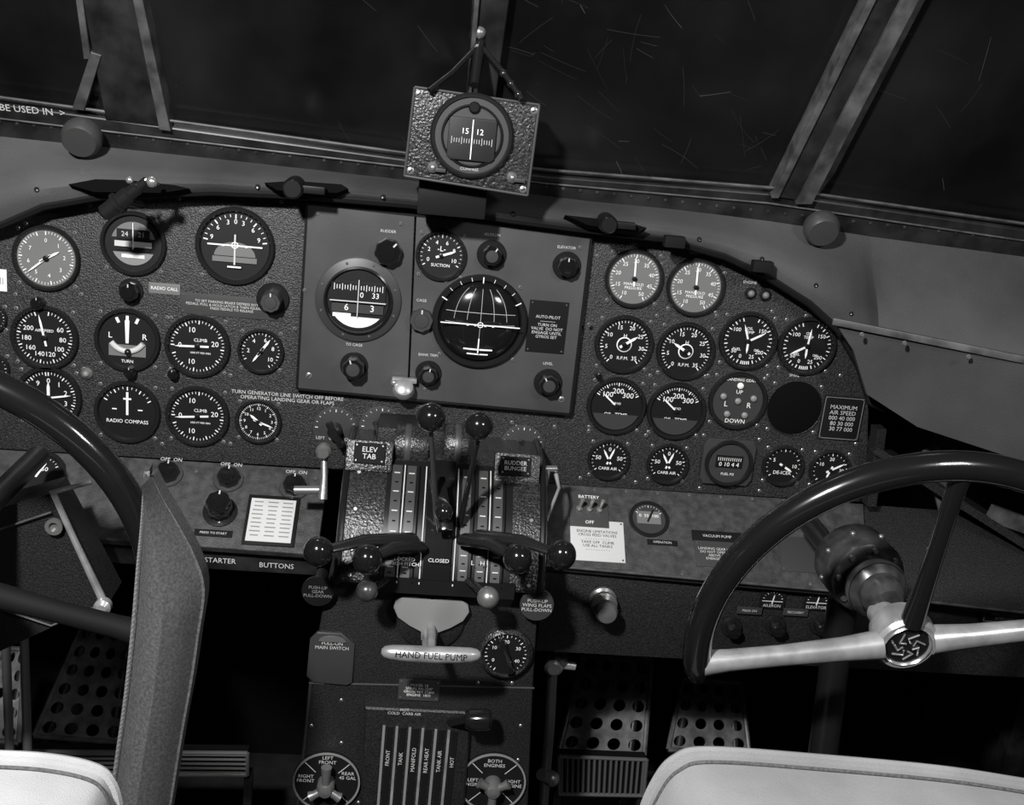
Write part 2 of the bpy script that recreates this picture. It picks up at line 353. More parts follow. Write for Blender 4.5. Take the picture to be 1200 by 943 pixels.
for x,y,a in((731,403,55),(803,411,-60)):
    gauge('engine_tachometer',x,y,35,tk=(-140,140,35,5),labs=circ([0,5,10,15,20,25,30,35],-140,140),ls=.23,rr=.7,nd=[(a,.62,.05,.2)],tx=[('R.P.M.',0,-.55,.18)],fn=lambda b,M,R:(b.ringdisc([(R*.3,.003),(R*.26,.0036)],'wht',M),b.text('H',R*.2,'wht',M,0,R*.35,.0036)))
for x,y,a,c in((876,399,60,-20),(945,405,-120,5)):
    gauge('engine_gauge_unit',x,y,35,tk=[(-160,-20,14,2),(20,160,14,2),(170,190,4,1)],labs=[('50',-130),('100',-50),('150',50),('200',130),('25',160),('0',-160)],ls=.22,rr=.66,nd=[(a,.75,.04,.05),(c,.7,.035,.05),(180,.5,.04,.05)],tx=[('OIL\nTEMP',0,.42,.16),('FUEL',-.4,-.35,.15),('OIL',.4,-.35,.15)])
for x,y in((722,475),(792,481)):
    gauge('oil_temperature_gauge',x,y,35,tk=(-60,60,20,5),labs=[('100',-42),('200',0),('300',42)],ls=.3,rr=.6,nd=[(-50,.8,.03,.1)],tx=[('OIL  TEMP',0,-.35,.2),('HEAD',0,.1,.13)],fn=lambda b,M,R:b.prism([(R*.95*cos(rad(a)),R*.95*sin(rad(a))) for a in range(200,341,10)],.003,.0042,'dgry',M))
def f_lg(b,M,R):
    for k,(x,y) in enumerate([(0,.62),(-.6,.15),(.6,.15),(-.35,-.55),(.35,-.55),(0,0)]):
        b.lathe([(R*.13,.003),(R*.12,.005),(R*.08,.006),(.0001,.0066)],'gry' if k else 'wht',M@T(x*R,y*R,0),16)
    b.text('LANDING GEAR',R*.16,'wht',M,0,R*.85,.0034);b.text('UP',R*.22,'wht',M,0,R*.36,.0034);b.text('L         R',R*.3,'wht',M,0,-R*.15,.0036);b.text('DOWN',R*.24,'wht',M,0,-R*.82,.0036)
gauge('landing_gear_indicator',864,469,35,face='dgry',fn=f_lg)
b=B();M=PAN.M(931,478);r=33*PAN.s(931,478);b.ringdisc([(r*1.04,0),(r*1.04,.001),(r,.0012),(r*.98,.0004)],'crinkle_dk',M);b.lathe([(r,.0003),(r*.99,.0005)],'void',M,40)  # black disc paints the dark of an empty hole; panel is uncut
for a in(45,135,225,315):b.screw(M,r*1.2*cos(rad(a)),r*1.2*sin(rad(a)))
b.done('painted_instrument_opening')
for x,y,t in((713,538,'CARB'),(782,543,'CARB')):
    gauge('carburetor_air_temperature_gauge',x,y,25,tk=(-130,130,20,4),labs=[('50',-80),('0',0),('50',80)],ls=.32,rr=.6,nd=[(20,.75,.05),(-30,.7,.05)],tx=[('CARB AIR',0,-.5,.24)])
gauge('deicer_pressure_gauge',917,545,25,tk=(-130,130,16,4),labs=[('10',90),('5',-60)],ls=.3,nd=[(120,.6,.06)],tx=[('DE-ICER',0,-.4,.28)])
gauge('hydraulic_pressure_gauge',972,550,25,tk=(-130,130,16,4),labs=[('10',-60),('20',0),('30',90)],ls=.28,nd=[(60,.85,.05),(200,.5,.05)])
def f_fuel(b,M,R):
    b.box(0,R*.1,.0035,R*1.3,R*.6,.001,'face',M)
    for i in range(12):b.box(-R*.55+R*.1*i,R*.22,.0042,R*.025,R*.16,.0003,'wht',M)
    b.text('0 10 4 4',R*.3,'wht',M,0,-R*.05,.0043);b.text('FUEL PSI',R*.18,'wht',M,0,-R*.55,.0036)
b=B();M=PAN.M(852,540);s=PAN.s(852,540)
b.prism([(x*s,y*s) for x,y in[(-26,28),(26,28),(31,20),(31,-20),(26,-28),(-26,-28),(-31,-20),(-31,20)]],0,.006,'dgry',M,.0015);M2=M@T(0,0,.006);R=bezel(b,M2,28*s,'bez',.006,'dgry',0);f_fuel(b,M2,R)
b.done('fuel_quantity_gauge')
b=B();M=CB.M(420,351);s=CB.s(420,351);r=50*s
b.lathe([(r,0),(r,.003),(r*.97,.004),(r*.1,.0042)],'dgry',M,48)
b.ringdisc([(r*.80,.004),(r*.80,.008),(r*.76,.009),(r*.72,.006)],'bez',M,48)
b.lathe([(r*.72,.0044),(r*.71,.005)],'face',M,40)
b.box(0,r*.17,.0062,r*1.26,r*.5,.003,'face',M)
for i in range(19):b.box(-r*.56+r*.062*i,r*.31,.0079,r*.014,r*(.10 if i%3 else .15),.0004,'wht',M)
b.text('0',r*.18,'wht',M,r*.08,r*.14,.0080);b.text('33',r*.18,'wht',M,r*.4,r*.14,.0080)
b.box(0,-r*.02,.0080,r*1.3,r*.025,.0006,'lum',M)
b.text('6        3',r*.22,'wht',M,r*.04,-r*.17,.0080)
b.box(0,-r*.17,.0062,r*1.2,r*.24,.003,'dgry',M)
b.box(-r*.36,-r*.36,.0066,r*.42,r*.09,.0006,'wht',M)
b.prism([(r*.66*cos(rad(a)),r*.66*sin(rad(a))*.98) for a in range(217,324,5)],.005,.0065,'wht',M)
b.box(0,r*.05,.0088,r*.02,r*.9,.0004,'lum',M)
for a in(20,70,110,160,200,250,290,340):b.screw(M,r*.9*cos(rad(a)),r*.9*sin(rad(a)),.0016,z=.004)
b.done('autopilot_directional_gyro')
b=B();M=CB.M(562,376);s=CB.s(562,376);r=56*s
b.ringdisc([(r,0),(r,.005),(r*.96,.007),(r*.88,.007),(r*.86,.004)],'bez',M,56);b.lathe([(r*.87,.002),(r*.87,.003)],'void',M,48)
b.lathe([(r*.84*cos(rad(t)),.003+r*.30*sin(rad(t))) for t in range(0,90,9)]+[(.0001,.003+r*.3)],'bake',M,48)
def dome(x,y,k=1.02):
    q=max(0,1-(x*x+y*y)/(.84**2));return (r*x,r*y,.003+r*.3*math.sqrt(q)*k+.0003)
for a in(-.55,-.28,0,.28,.55):
    b.tube([dome(a*math.sqrt(max(0,1-(t/.84)**2)),t) for t in [x*.08 for x in range(1 if a else -8,10)]],.00025,'lum',6,M)
for k in(0,.3):b.tube([dome(t,k*.8*math.sqrt(1-(t*.5)**2)) for t in [x*.06-.72 for x in range(25)] if t*t+k*k*.64<.66],.0003,'lum',6,M)
b.box(0,0,.003+r*.34,r*1.64,r*.022,.0006,'wht',M);b.text('-  -O-  -',r*.18,'wht',M,0,0,.004+r*.35)
ticks(b,M,r*.98,-60,60,8,4,z=.0073,ro=.97,w=.6)
b.box(0,-r*.45,.004+r*.28,r*.025,r*.3,.0006,'wht',M)
b.tube([dome(t,-.55) for t in(-.3,-.15,0,.15,.3)],.0010,'wht',8,M);b.tube([dome(t,-.66) for t in(-.22,0,.22)],.0008,'wht',8,M)  # white strokes paint the highlights low on the dome
for a in(45,135,225,315):b.screw(M,r*1.1*cos(rad(a)),r*1.1*sin(rad(a)))
b.done('autopilot_artificial_horizon')
# knobs
def knob(b,M,r,h=.014,m='bake',base=None,cap=None):
    if base:b.lathe([(base[0],0),(base[0],.002),(base[0]*.95,.003),(r*.8,.003)],base[1],M,32)
    b.lathe([(r,.002),(r,h*.8),(r*.92,h),(r*.6,h)],m,M,32,(.06,2))
    b.lathe([(r*.62,h),(r*.58,h+.0012),(r*.2,h+.0014)],cap or m,M,20)
    b.box(0,r*.75,h+.0004,r*.12,r*.35,.0006,'lum',M)
def kn(name,px,py,r,pl=PAN,h=.014,m='bake',base=None,cap=None,rot=0,bs=1.3):
    b=B();M=pl.M(px,py,0,rot);s=pl.s(px,py);knob(b,M,r*s,h,m,(r*s*bs,base) if base else None,cap);return b.done(name)
kn('autopilot_knob',455,294,16,CB,.014,rot=40)
kn('autopilot_knob',576,298,12,CB,.016,base='bez',cap='dgry',bs=1.45,rot=30)
kn('autopilot_knob',664,311,12,CB,.016,base='bez',bs=1.4)
kn('autopilot_knob',494,374,14,CB,.010,m='dgry')
kn('autopilot_knob',415,428,13,CB,.022,base='bez',cap='dgry',rot=-20,bs=1.25)
kn('autopilot_knob',502,437,11,CB,.018,base='bez',cap='dgry',rot=10,bs=1.4)
kn('autopilot_knob',642,448,12,CB,.018,base='bez',cap='dgry',rot=-30,bs=1.4)
kn('course_setting_knob',320,350,12,h=.024,m='dgry',base='blk',bs=1.6)
kn('gyro_caging_knob',154,340,11,h=.016,base='bez')
kn('adjusting_knob',154,434,7,h=.012);kn('adjusting_knob',204,436,6,h=.012);kn('adjusting_knob',46,354,8,h=.01);kn('adjusting_knob',700,438,4,h=.01)
for x,y in((102,437),):
    b=B();M=PAN.M(x,y);b.lathe([(.007,0),(.007,.002),(.005,.004)],'steel',M,20);b.ball(.004,'gry',M@T(0,0,.004));b.done('indicator_lamp')
for x,y in((879,343),(896,345)):
    b=B();M=PAN.M(x,y);b.lathe([(.0068,0),(.0068,.004),(.005,.006)],'bez',M,20);b.ball(.0045,'gface',M@T(0,0,.005));b.done('indicator_lamp')
def plc(name,px,py,w,h,txt,size,m='plate',ink='lum',pl=PAN,z=0,rot=0,border=0):
    b=B();M=pl.M(px,py,z,rot);s=pl.s(px,py)
    b.box(0,0,.0006,w*s,h*s,.0012,m,M,.0003)
    if txt:b.text(txt,size*s,ink,M,0,0,.0014)
    if border:
        for a in(-1,1):b.box(0,a*(h/2-2)*s,.0013,(w-3)*s,.7*s,.0002,'gry',M);b.box(a*(w/2-2)*s,0,.0013,.7*s,(h-3)*s,.0002,'gry',M)
    for a,c in((-1,-1),(1,-1),(-1,1),(1,1)):
        if w>30 and h>20:b.screw(M,a*(w/2-3)*s,c*(h/2-3)*s,.0012,z=.0012)
    return b.done(name)
plc('radio_call_placard',193,338,36,13,'RADIO CALL',5.5,'gface','wht')
plc('parking_brake_placard',272,359,118,25,'TO SET PARKING BRAKE DEPRESS BOTH THE\nPEDALS, PULL & HOLD LATCH & THEN RELEASE PEDALS.\nPRESS PEDALS TO RELEASE',4.2)
plc('autopilot_placard',641,383,46,62,'AUTO-PILOT\n-----------\nTURN ON\nVALVE  DO NOT\nENGAGE UNTIL\nGYROS SET',5.0,'blkm','lum',CB)
plc('air_speed_correction_placard',986,490,50,54,'MAXIMUM\nAIR SPEED\n000 40 000\n 80 30 000\n 30 77 000',7,'blkm','lum',border=1)
plc('deicer_placard',612,512,36,24,'DE-ICER\nOFF ON',6,'crinkle_dk');plc('panel_edge_placard',0,328,16,26,'||||',9,'wht','blk')
for x,y in((393,501),(447,500),(612,522)):
    b=B();M=PAN.M(x,y);s=PAN.s(x,y);r=26*s
    b.lathe([(r,0),(r,.002),(r*.9,.0025)],'dgry',M,36);ticks(b,M,r*.95,-90,90,10,5,z=.0028);b.text('LEFT   OFF   RIGHT',r*.2,'lum',M,0,-r*.5,.0028)
    b.lathe([(r*.3,.002),(r*.3,.02),(r*.2,.022)],'blk',M,20);b.box(0,-r*.1,.02,r*.3,r*1.3,.008,'blk',M@RZ(30),.002);b.done('fuel_selector_valve')
b=B();M=CB.M(473,457,.01);b.lathe([(.013,0),(.013,.004),(.011,.010),(.006,.013)],'alu',M@RX(-40),24);b.ball(.004,'chrome',M@T(-.012,.01,.006));b.box(0,.012,-.002,.03,.006,.008,'alu',M,.002);b.done('mixture_warning_lamp')
# ---------------------------------------------------------------- magnetic compass
CP=Pl(W(555,165,-.10),0)
b=B()
o=pg(CP,[(486,102),(632,123),(618,229),(474,206)]);b.prism(o,-.05,0,'hammer',CP.F,.004)
for i in range(4):
    a_,c_=[(486,102),(632,123),(618,229),(474,206)][i],[(486,102),(632,123),(618,229),(474,206)][(i+1)%4]
    b.tube([CP.hit(*a_,-.001),CP.hit(*c_,-.001)],.0015,'plate',8)
Mc=CP.M(553,159);r=49*CP.s(554,164)
b.ringdisc([(r,0),(r,.004),(r*.95,.006),(r*.90,.006),(r*.88,.003)],'bez',Mc,48);b.lathe([(r*.89,.002),(r*.88,.0035)],'dgry',Mc,48)
b.ringdisc([(r*.74,.003),(r*.74,.006),(r*.70,.007),(r*.68,.004)],'bez',Mc,40)
b.prism([(x*r,y*r) for x,y in[(-.52,.42),(.52,.42),(.57,.36),(.57,-.5),(.48,-.58),(-.48,-.58),(-.57,-.5),(-.57,.36)]],.003,.0072,'face',Mc,.001)
for i in range(17):b.box(-r*.48+r*.06*i,-r*.12,.0074,r*.012,r*(.10 if i%4 else .17),.0004,'lum',Mc)
b.text('15   12',r*.19,'wht',Mc,0,r*.10,.0076);b.box(0,-r*.08,.0082,r*.025,r*.92,.0005,'wht',Mc)
b.text('COMPASS',r*.10,'lum',Mc,0,-r*.78,.004)
b.lathe([(r*.14,.003),(r*.14,.006),(r*.1,.008)],'bez',Mc@T(0,r*.66,0),20)
for x,y in((491,110),(626,130),(481,200),(613,222)):b.screw(CP.M(x,y),0,0,.004)
for x,y in((507,196),(600,208)):b.lathe([(.006,0),(.0055,.004),(.003,.006)],'steel',CP.M(x,y),18);b.ball(.003,'chrome',CP.M(x,y,.006));b.box(.006,-.002,.003,.016,.004,.005,'dgry',CP.M(x,y),.001)
b.box(0,0,-.01,.075,.04,.03,'blk',CP.M(530,232,-.03),.003)
b.done('magnetic_compass')
b=B();t=W(562,52,-.06)
b.tube([W(503,106,-.11),W(530,85,-.09),t],.003,'blk');b.tube([t,W(590,85,-.09),W(612,117,-.11)],.003,'blk')
for a in range(3):
    p=W(590,86,-.09).lerp(W(612,117,-.11),a/2.5);b.ball(.0045,'bez',T(*p))
b.tube([W(565,18,-.022),W(562,30,-.04),t,W(556,100,-.1)],[.010,.008,.006,.005],'blk')
b.ball(.007,'steel',T(*W(562,38,-.062)));b.ball(.004,'chrome',T(*W(560,56,-.066)));b.lathe([(.012,0),(.012,.006),(.009,.009)],'blk',T(*W(563,42,-.045))@RX(90),20)
b.tube([W(556,100,-.07),W(562,60,-.05)],.006,'blk');b.done('compass_mounting_bracket')
# ---------------------------------------------------------------- shelf console
b=B()
def shp(pts,h0,h1,m,bev=.002): b.prism(pg(SH,pts),h0,h1,m,SH.F,bev)
shp([(-260,508),(0,526),(385,550),(372,650),(190,637),(0,624),(-260,606)],-.010,0,'shelf')
shp([(640,566),(960,586),(1012,590),(1018,696),(965,691),(640,662)],-.012,0,'shelf')
shp([(1013,590),(1400,618),(1400,740),(1019,696)],-.012,-.001,'crinkle_dk')
def face(xa,ya,xb,yb,h,m,y=None):
    p=SH.hit(xa,ya,-.012);q=SH.hit(xb,yb,-.012);zz=(p.z+q.z)/2
    b.box((p.x+q.x)/2,p.y+.012,zz-h/2+.004,q.x-p.x,.02,h,m,bev=.001);return zz,p.y
z1,y1=face(-260,606,372,650,.035,'frame');z2,y2=face(640,662,1400,740,.11,'crinkle_dk')
b.tube([SH.hit(640,662,0),SH.hit(965,691,0),SH.hit(1400,740,0)],.002,'frame_l',8)
for x in range(660,960,37):b.screw(SH.M(x,571+(x-660)*.06),0,0,.002)
for x,y in((650,650),(800,672),(950,684),(215,632),(365,641),(100,545),(230,552),(370,560)):b.screw(SH.M(x,y),0,0,.0022)
FL=Pl((0,y1+.0015,z1),0)
b.text('STARTER',.0090,'lum',FL.M(258,657,.0022));b.text('BUTTONS',.0090,'lum',FL.M(324,663,.0022))
b.done('lower_console_shelf')
for x,y,r in((197,556,13),(268,562,13),(345,571,13)):
    b=B();M=SH.M(x,y);s=SH.s(x,y);b.lathe([(r*1.35*s,0),(r*1.3*s,.002)],'dgry',M,30);knob(b,M,r*s,.012,'bake');b.text('OFF  ON',r*.5*s,'lum',M,0,r*1.6*s,.0005)
    b.done('switch_knob')
b=B();M=SH.M(258,600);s=SH.s(258,598);b.lathe([(.020,0),(.020,.003),(.016,.004)],'bez',M,30);knob(b,M,15*s,.026,'bake');b.done('rheostat_knob')
b=B();M=SH.M(46,556);b.ringdisc([(.03,0),(.03,.006),(.025,.006),(.024,.001)],'bez',M);b.lathe([(.025,.001),(.025,.002)],'face',M,36);ticks(b,M,.024,-60,60,10,5);needle(b,M,.024,20);b.text('0   50',.008,'wht',M,0,.006,.003);b.done('ammeter')
b=B();M=SH.M(318,611,.0,0);s=SH.s(318,614)
b.box(0,0,.002,60*s,66*s,.004,'blk',M,.001);b.box(0,-.001,.0044,52*s,57*s,.001,'lum',M)
for i in range(9):
    for c in(-1,0,1):b.box(c*17*s,(23-5.6*i)*s,.0051,13*s*random.uniform(.7,1),1.4*s,.0002,'gry',M)
b.done('compass_correction_card')
b=B();M=SH.M(760,609);r=.025;b.ringdisc([(r,0),(r,.004),(r*.85,.004),(r*.83,.001)],'bez',M);b.lathe([(r*.85,.001),(r*.85,.002)],'dgry',M,36);b.box(0,.002,.002,r*1.2,r*.7,.0008,'gface',M);ticks(b,M,r*.8,-60,60,10,5);needle(b,M,r*.8,25,m='blk');b.text('0  50  100',.006,'wht',M,0,.004,.003);b.done('ammeter')
b=B();M=SH.M(690,598);s=SH.s(690,598);b.box(0,0,.001,46*s,46*s,.002,'plate',M,.0005);b.text('BATTERY',6*s,'wht',M,0,17*s,.0023)
for x in(-12,0,12):
    b.lathe([(.0045,.002),(.004,.005)],'steel',M@T(x*s,0,0),12);b.tube([(x*s,0,.004),(x*s+.002,.004,.019)],[.0018,.0026],'chrome',8,M)
b.text('OFF',6*s,'wht',M,0,-17*s,.0023);b.done('toggle_switch_plate')
plc('fuel_system_placard',700,634,64,54,'ENGINE LIMITATIONS\nCROSS FEED VALVES\n- - - - - - - - - -\nTAKE OFF  CLIMB\nUSE ALL TANKS\n- - - - - - - - - -',5.0,'lum','void',SH)
plc('operation_placard',840,629,60,14,'VACUUM PUMP',5,'blkm','lum',SH);plc('loading_placard',846,650,64,34,'LANDING GEAR WARNING\nDO NOT OPERATE FLAPS\nABOVE 120 MPH\nEMERGENCY ONLY',4.6,'plate','lum',SH)
plc('blank_cover_plate',937,650,50,46,'',5,'dgry','lum',SH);plc('control_placard',776,636,36,7,'OPERATION',4,'blkm','lum',SH)
plc('shelf_placard',250,625,44,9,'PRESS TO START',4.2,'blkm','lum',SH)
FR=Pl((0,y2-.001,z2-.05),0)
for x,y in((857,734),(908,732),(960,731)):
    b=B();M=FR.M(x,y);b.lathe([(.013,0),(.012,.004)],'bez',M,30);b.lathe([(.009,.004),(.009,.016),(.007,.018)],'bake',M,20,(.08,2));b.box(0,0,.018,.014,.003,.003,'blk',M);b.done('trim_control_knob')
for x,y,t in((906,699,'AILERON'),(958,701,'ELEVATOR')):
    b=B();M=FR.M(x,y);ticks(b,M@T(0,-.006,0),.014,-70,70,8,2,z=.001);b.box(0,-.006,.0006,.026,.001,.0006,'lum',M);needle(b,M@T(0,-.006,0),.012,8,z=.0012);b.text(t,.0055,'lum',M,0,-.012,.001);b.box(0,-.002,0,.032,.028,.001,'blkm',M);b.done('trim_position_indicator')
plc('trim_placard',878,715,30,9,'PRESS ON',4,'dgry','lum',FR,.001);plc('trim_placard',932,717,30,9,'RECOVERY',4,'dgry','lum',FR,.001);plc('warning_placard',1180,722,60,18,'PULL TO RELEASE\nEMERGENCY',5,'blkm','lum',FR,.002,border=1)
b=B();M=FR.M(706,702);b.lathe([(.017,0),(.017,.004),(.014,.006),(.014,.010),(.016,.012),(.016,.016),(.010,.020),(.009,.026),(.012,.030),(.0135,.036),(.011,.041),(.003,.043)],'steel',M,30);b.done('primer_plunger')
# ---------------------------------------------------------------- pedestal
prof=[(-.001,zb+.05),(-.075,zb+.052),(-.105,zb+.042),(-.135,zb+.022),(-.16,zb-.002),(-.178,zb-.03),(-.188,zb-.05),(-.19,zb-.064),(-.165,zb-.07)]
def px_x(px,py,y): return W(px,py,y).x
xl=px_x(402,600,-.14);xr=px_x(636,605,-.14)
def band(b,x0,x1,m,off=0,i0=0,i1=None):
    pr=prof[i0:i1];n=len(pr);nn=[]
    for i,(y,z) in enumerate(pr):
        a=V(pr[max(0,i-1)]);c=V(pr[min(n-1,i+1)]);d=(c-a).normalized();nn.append((y+d.y*off,z-d.x*off))
    vs=[(x0,y,z) for y,z in nn]+[(x1,y,z) for y,z in nn];b.add(vs,[(i,i+1,n+i+1,n+i) for i in range(n-1)],m)
def refine(pr,k=3):
    o=[]
    for i in range(len(pr)-1):
        p0,p1,p2,p3=[V(pr[max(0,min(len(pr)-1,i+j))]) for j in(-1,0,1,2)]
        for q in range(k):
            t=q/k;o.append(tuple(.5*((2*p1)+(p2-p0)*t+(2*p0-5*p1+4*p2-p3)*t*t+(3*p1-p0-3*p2+p3)*t**3)))
    o.append(pr[-1]);return o
prof=refine(prof,3)
b=B();full=prof+[(-.001,zb-.07)]
n=len(full);vs=[(xl,y,z) for y,z in full]+[(xr,y,z) for y,z in full]
b.add(vs,[(i,(i+1)%n,n+(i+1)%n,n+i) for i in range(n)]+[tuple(range(n)),tuple(range(2*n-1,n-1,-1))],'hammer')
def xx(px): return W(px,600,-.16).x
band(b,xx(450),xx(602),'blk',.0015,5,23)
for a,c in((456,468),(474,485),(541,552),(561,572),(579,590)):
    band(b,xx(a),xx(c),'plate',.0035,6,20)
for a in(471,489,497,536,556,575,593):
    band(b,xx(a)-.0006,xx(a)+.0006,'lum' if a in(497,536,471,575) else 'void',.0042,6,21)
band(b,xx(500),xx(532),'bake',.006,5,20)
for a in(462,479.5,546.5,566.5,584.5):
    for k in range(7,20):
        y,z=prof[k];y2_,z2_=prof[k+1];d=V((0,y2_-y,z2_-z)).normalized();nn=V((0,d.z,-d.y));b.box(0,0,0,.0065 if k%2 else .0035,.0013,.0008,'lum' if k%2 else 'void',Matrix.Translation(V((xx(a),y,z))+nn*.0042)@Matrix((V((1,0,0)),d,nn)).transposed().to_4x4())
for x in(xl,xr):b.tube([(x,y,z) for y,z in prof],.004,'blk',8)
for x in(xl+.014,xr-.014):
    for k in(7,11,15,19):
        y,z=prof[k];b.lathe([(.003,0),(.002,.002)],'steel',axisM((x,y,z),(0,-.8,.6)),10)
b.box((xl+xr)/2,-.193,zb-.062,abs(xr-xl)*.74,.004,.018,'blkm')
PF=Pl((0,-.1955,zb-.06),0)
b.text('LOCKED\nHIGH PITCH',.0058,'wht',PF.M(474,658,.001));b.text('CLOSED',.0062,'wht',PF.M(514,657,.001));b.text('L   H',.0075,'wht',PF.M(560,660,.001))
for x0,x1 in((462,502),(520,548)):
    p=W(x0,522,-.07);q=W(x1,522,-.07)
    b.lathe([(.024,0),(.026,.004),(.026,(q-p).length-.004),(.024,(q-p).length)],'hammer',axisM(p,(1,0,0)),28)
    b.lathe([(.0265,.012),(.0272,.014),(.0272,.017),(.0265,.019)],'plate',axisM(p,(1,0,0)),28)
b.box(W(482,510,-.05).x,-.05,zb+.06,.08,.06,.04,'crinkle_dk',bev=.008)
b.done('throttle_quadrant')
TP=Pl(W(500,535,-.10),25)
plc('elevator_tab_placard',433,531,36,24,'ELEV\nTAB',8.5,'blkm','lum',TP,.0125);plc('rudder_tab_placard',604,546,36,22,'RUDDER\nBUNGEE',6.8,'blkm','lum',TP,.0125)
for x0,y0,x1 in((412,531,455),(583,546,628)):
    b=B();M=TP.M((x0+x1)/2,y0);s=TP.s(500,530);b.box(0,-.004,-.002,54*s,36*s,.024,'hammer',M,.004);b.done('tab_indicator_housing')
b=B();b.tube([W(380,520,-.08),W(380,560,-.10),W(378,585,-.11)],[.004,.004,.006],'steel');b.tube([W(345,574,-.10),W(378,574,-.10)],.005,'steel');b.lathe([(.009,0),(.009,.008),(.006,.012)],'steel',T(*W(380,527,-.09))@RX(90));b.done('trim_crank')
b=B();b.tube([W(640,548,-.08),W(632,592,-.12),W(627,622,-.15)],[.006,.004,.003],'steel',10,sq=.5);b.tube([W(650,548,-.07),W(655,572,-.09),W(640,610,-.13)],[.003,.002,.002],'alu');b.tube([W(610,550,-.09),W(652,549,-.08)],.004,'steel');b.done('rudder_trim_crank')
def lever(name,pts,rs,bp,br,m='bez',bm='bake',sq=1,axis=None):
    b=B();b.tube(pts,rs,m,12,sq=.6);P=T(*bp)
    if axis:P=axisM(bp,axis)
    b.ball(br,bm,P,sq);return b.done(name)
for x,y,bx in((505,489,512),(561,499,540)):
    p=W(x,y,-.23);lever('throttle_lever',[W(bx,612,-.165),W((bx+x)/2,560,-.19),W(x,y+14,-.225),p],[.006,.005,.004,.0035],p,17.5*sc(p),m='plate' if x<540 else 'bez')
for x,y,bx,by in((373,646,484,632),(430,655,490,640),(607,654,545,632),(658,650,560,628)):
    p=W(x,y,-.25);lever('propeller_pitch_lever',[W(bx,by,-.185),W((bx+x)/2,(by+y)/2-6,-.225),p],[.012,.010,.006],p,17.5*sc(p),sq=1.05)
b=B();b.beam(W(512,560,-.16),W(522,622,-.195),.016,.012,'bake',bev=.003);b.ball(.010,'bake',T(*W(520,600,-.195)));b.done('mixture_lever')
for x,y,bx,by,m in((430,692,460,675,'gear'),(572,700,545,676,'steel')):
    p=W(x,y,-.24);lever('cowl_flap_lever',[W(bx,by,-.18),p],[.006,.005],p,13*sc(p),bm=m)
LP=Pl((0,-.17,.5),0)
b=B();o=pg(LP,[(385,676),(632,690),(625,800),(618,960),(347,960),(362,800)]);x0_,x1_=o[4][0],o[3][0];o=o[:4]+[(x1_-.004,-.5),(x0_-.004,-.5)]+o[4:]
b.prism(o,-.16,0,'crinkle_dk',LP.F,.003)
for x,y in[(378,800),(365,850),(358,900),(600,800),(610,850),(607,890),(400,820),(400,870),(560,800),(420,940),(540,870)]:b.screw(LP.M(x,y),0,0,.0022)
b.tube([LP.hit(364,800,.0),LP.hit(347,962,.0)],.0018,'plate',8);b.tube([LP.hit(362,800,0),LP.hit(626,806,0)],.0012,'plate',8)
b.done('control_pedestal')
def disc(name,x,y,r,txt,sz,m='gface',ink='wht',yy=.006,pl=LP):
    b=B();M=pl.M(x,y,0);s=pl.s(x,y);b.lathe([(r*.4*s,-.03),(r*.4*s,yy),(r*s,yy),(r*s,yy+.002),(r*.97*s,yy+.003)],m,M,36);b.text(txt,sz*s,ink,M,0,0,yy+.0035);return b.done(name)
disc('wing_flap_pull_knob',628,702,20,'PUSH-UP\nWING FLAPS\nPULL-DOWN',6,'dgry','lum',.012)
disc('landing_gear_pull_knob',374,686,19,'PUSH-UP\nGEAR\nPULL-DOWN',5.5,'blk','gry',.012)
b=B();M=LP.M(505,716);s=LP.s(505,716)
b.lathe([(40*s,0),(40*s,.004),(36*s,.006)],'crinkle_dk',M@T(0,-.008,0),40)
hp=[(-44,8),(-42,16),(-34,22),(-20,24),(0,21),(20,24),(34,22),(42,16),(44,8),(38,-4),(24,-14),(10,-21),(9,-32),(-9,-32),(-10,-21),(-24,-14),(-38,-4)]
b.prism([(x*s,y*s) for x,y in hp],.008,.012,'gry',M,.001)
b.lathe([(.008,.01),(.008,.03)],'alu',M@T(0,-24*s,0),20)
b.tube([LP.hit(505,735,.01),LP.hit(506,748,.05),W(505,765,-.26)],[.005,.005,.005],'alu')
h0=W(447,763,-.265);h1=W(563,767,-.265)
b.tube([h0.lerp(h1,t)+V((0,0,-.002*sin(pi*t))) for t in(0,.03,.1,.25,.5,.75,.9,.97,1)],[.003,.006,.0078,.0085,.009,.0085,.0078,.006,.003],'alu',18)
mid=h0.lerp(h1,.5);b.text('HAND FUEL PUMP',.0092,'void',T(mid.x,mid.y-.0085,mid.z+.001)@RX(70))
b.done('hand_fuel_pump_handle')
b=B();M=LP.M(592,762);s=LP.s(592,762);b.lathe([(32*s,0),(32*s,.008),(28*s,.012),(27*s,.008)],'hammer',M,36);b.lathe([(26.5*s,.007),(26*s,.0082)],'blk',M,36);ticks(b,M,26*s,-150,150,24,4,z=.0085);lab(b,M,26*s,circ([0,10,20,30,40],-120,120),.24,rr=.62,z=.009);b.box(0,0,.014,9*s,42*s,.012,'bake',M@RZ(20),.003);b.done('wing_flap_selector')
b=B();M=LP.M(389,765);s=LP.s(389,765);b.prism([(x*s,y*s) for x,y in[(-26,18),(-18,28),(10,28),(26,14),(26,-36),(20,-40),(-20,-38),(-28,-30)]],0,.004,'dgry',M,.002);b.text('PULL-ON\nMAIN SWITCH',6*s,'lum',M,0,12*s,.0045);b.prism([(16*s*cos(rad(a)),24*s+7*s*sin(rad(a))) for a in range(0,181,15)],.004,.006,'steel',M@T(0,-.006,0));b.done('ignition_pull_switch')
plc('engine_data_placard',491,808,48,27,'MODEL 18\nSERIAL No 2247\nGROSS WT 17500\nENGINE  1820',4.6,'plate','wht',LP,.001)
b=B();o=pg(LP,[(428,822),(552,828),(540,1000),(420,1000)]);b.prism(o,0,.012,'crinkle_dk',LP.F,.005)
s=LP.s(480,880)
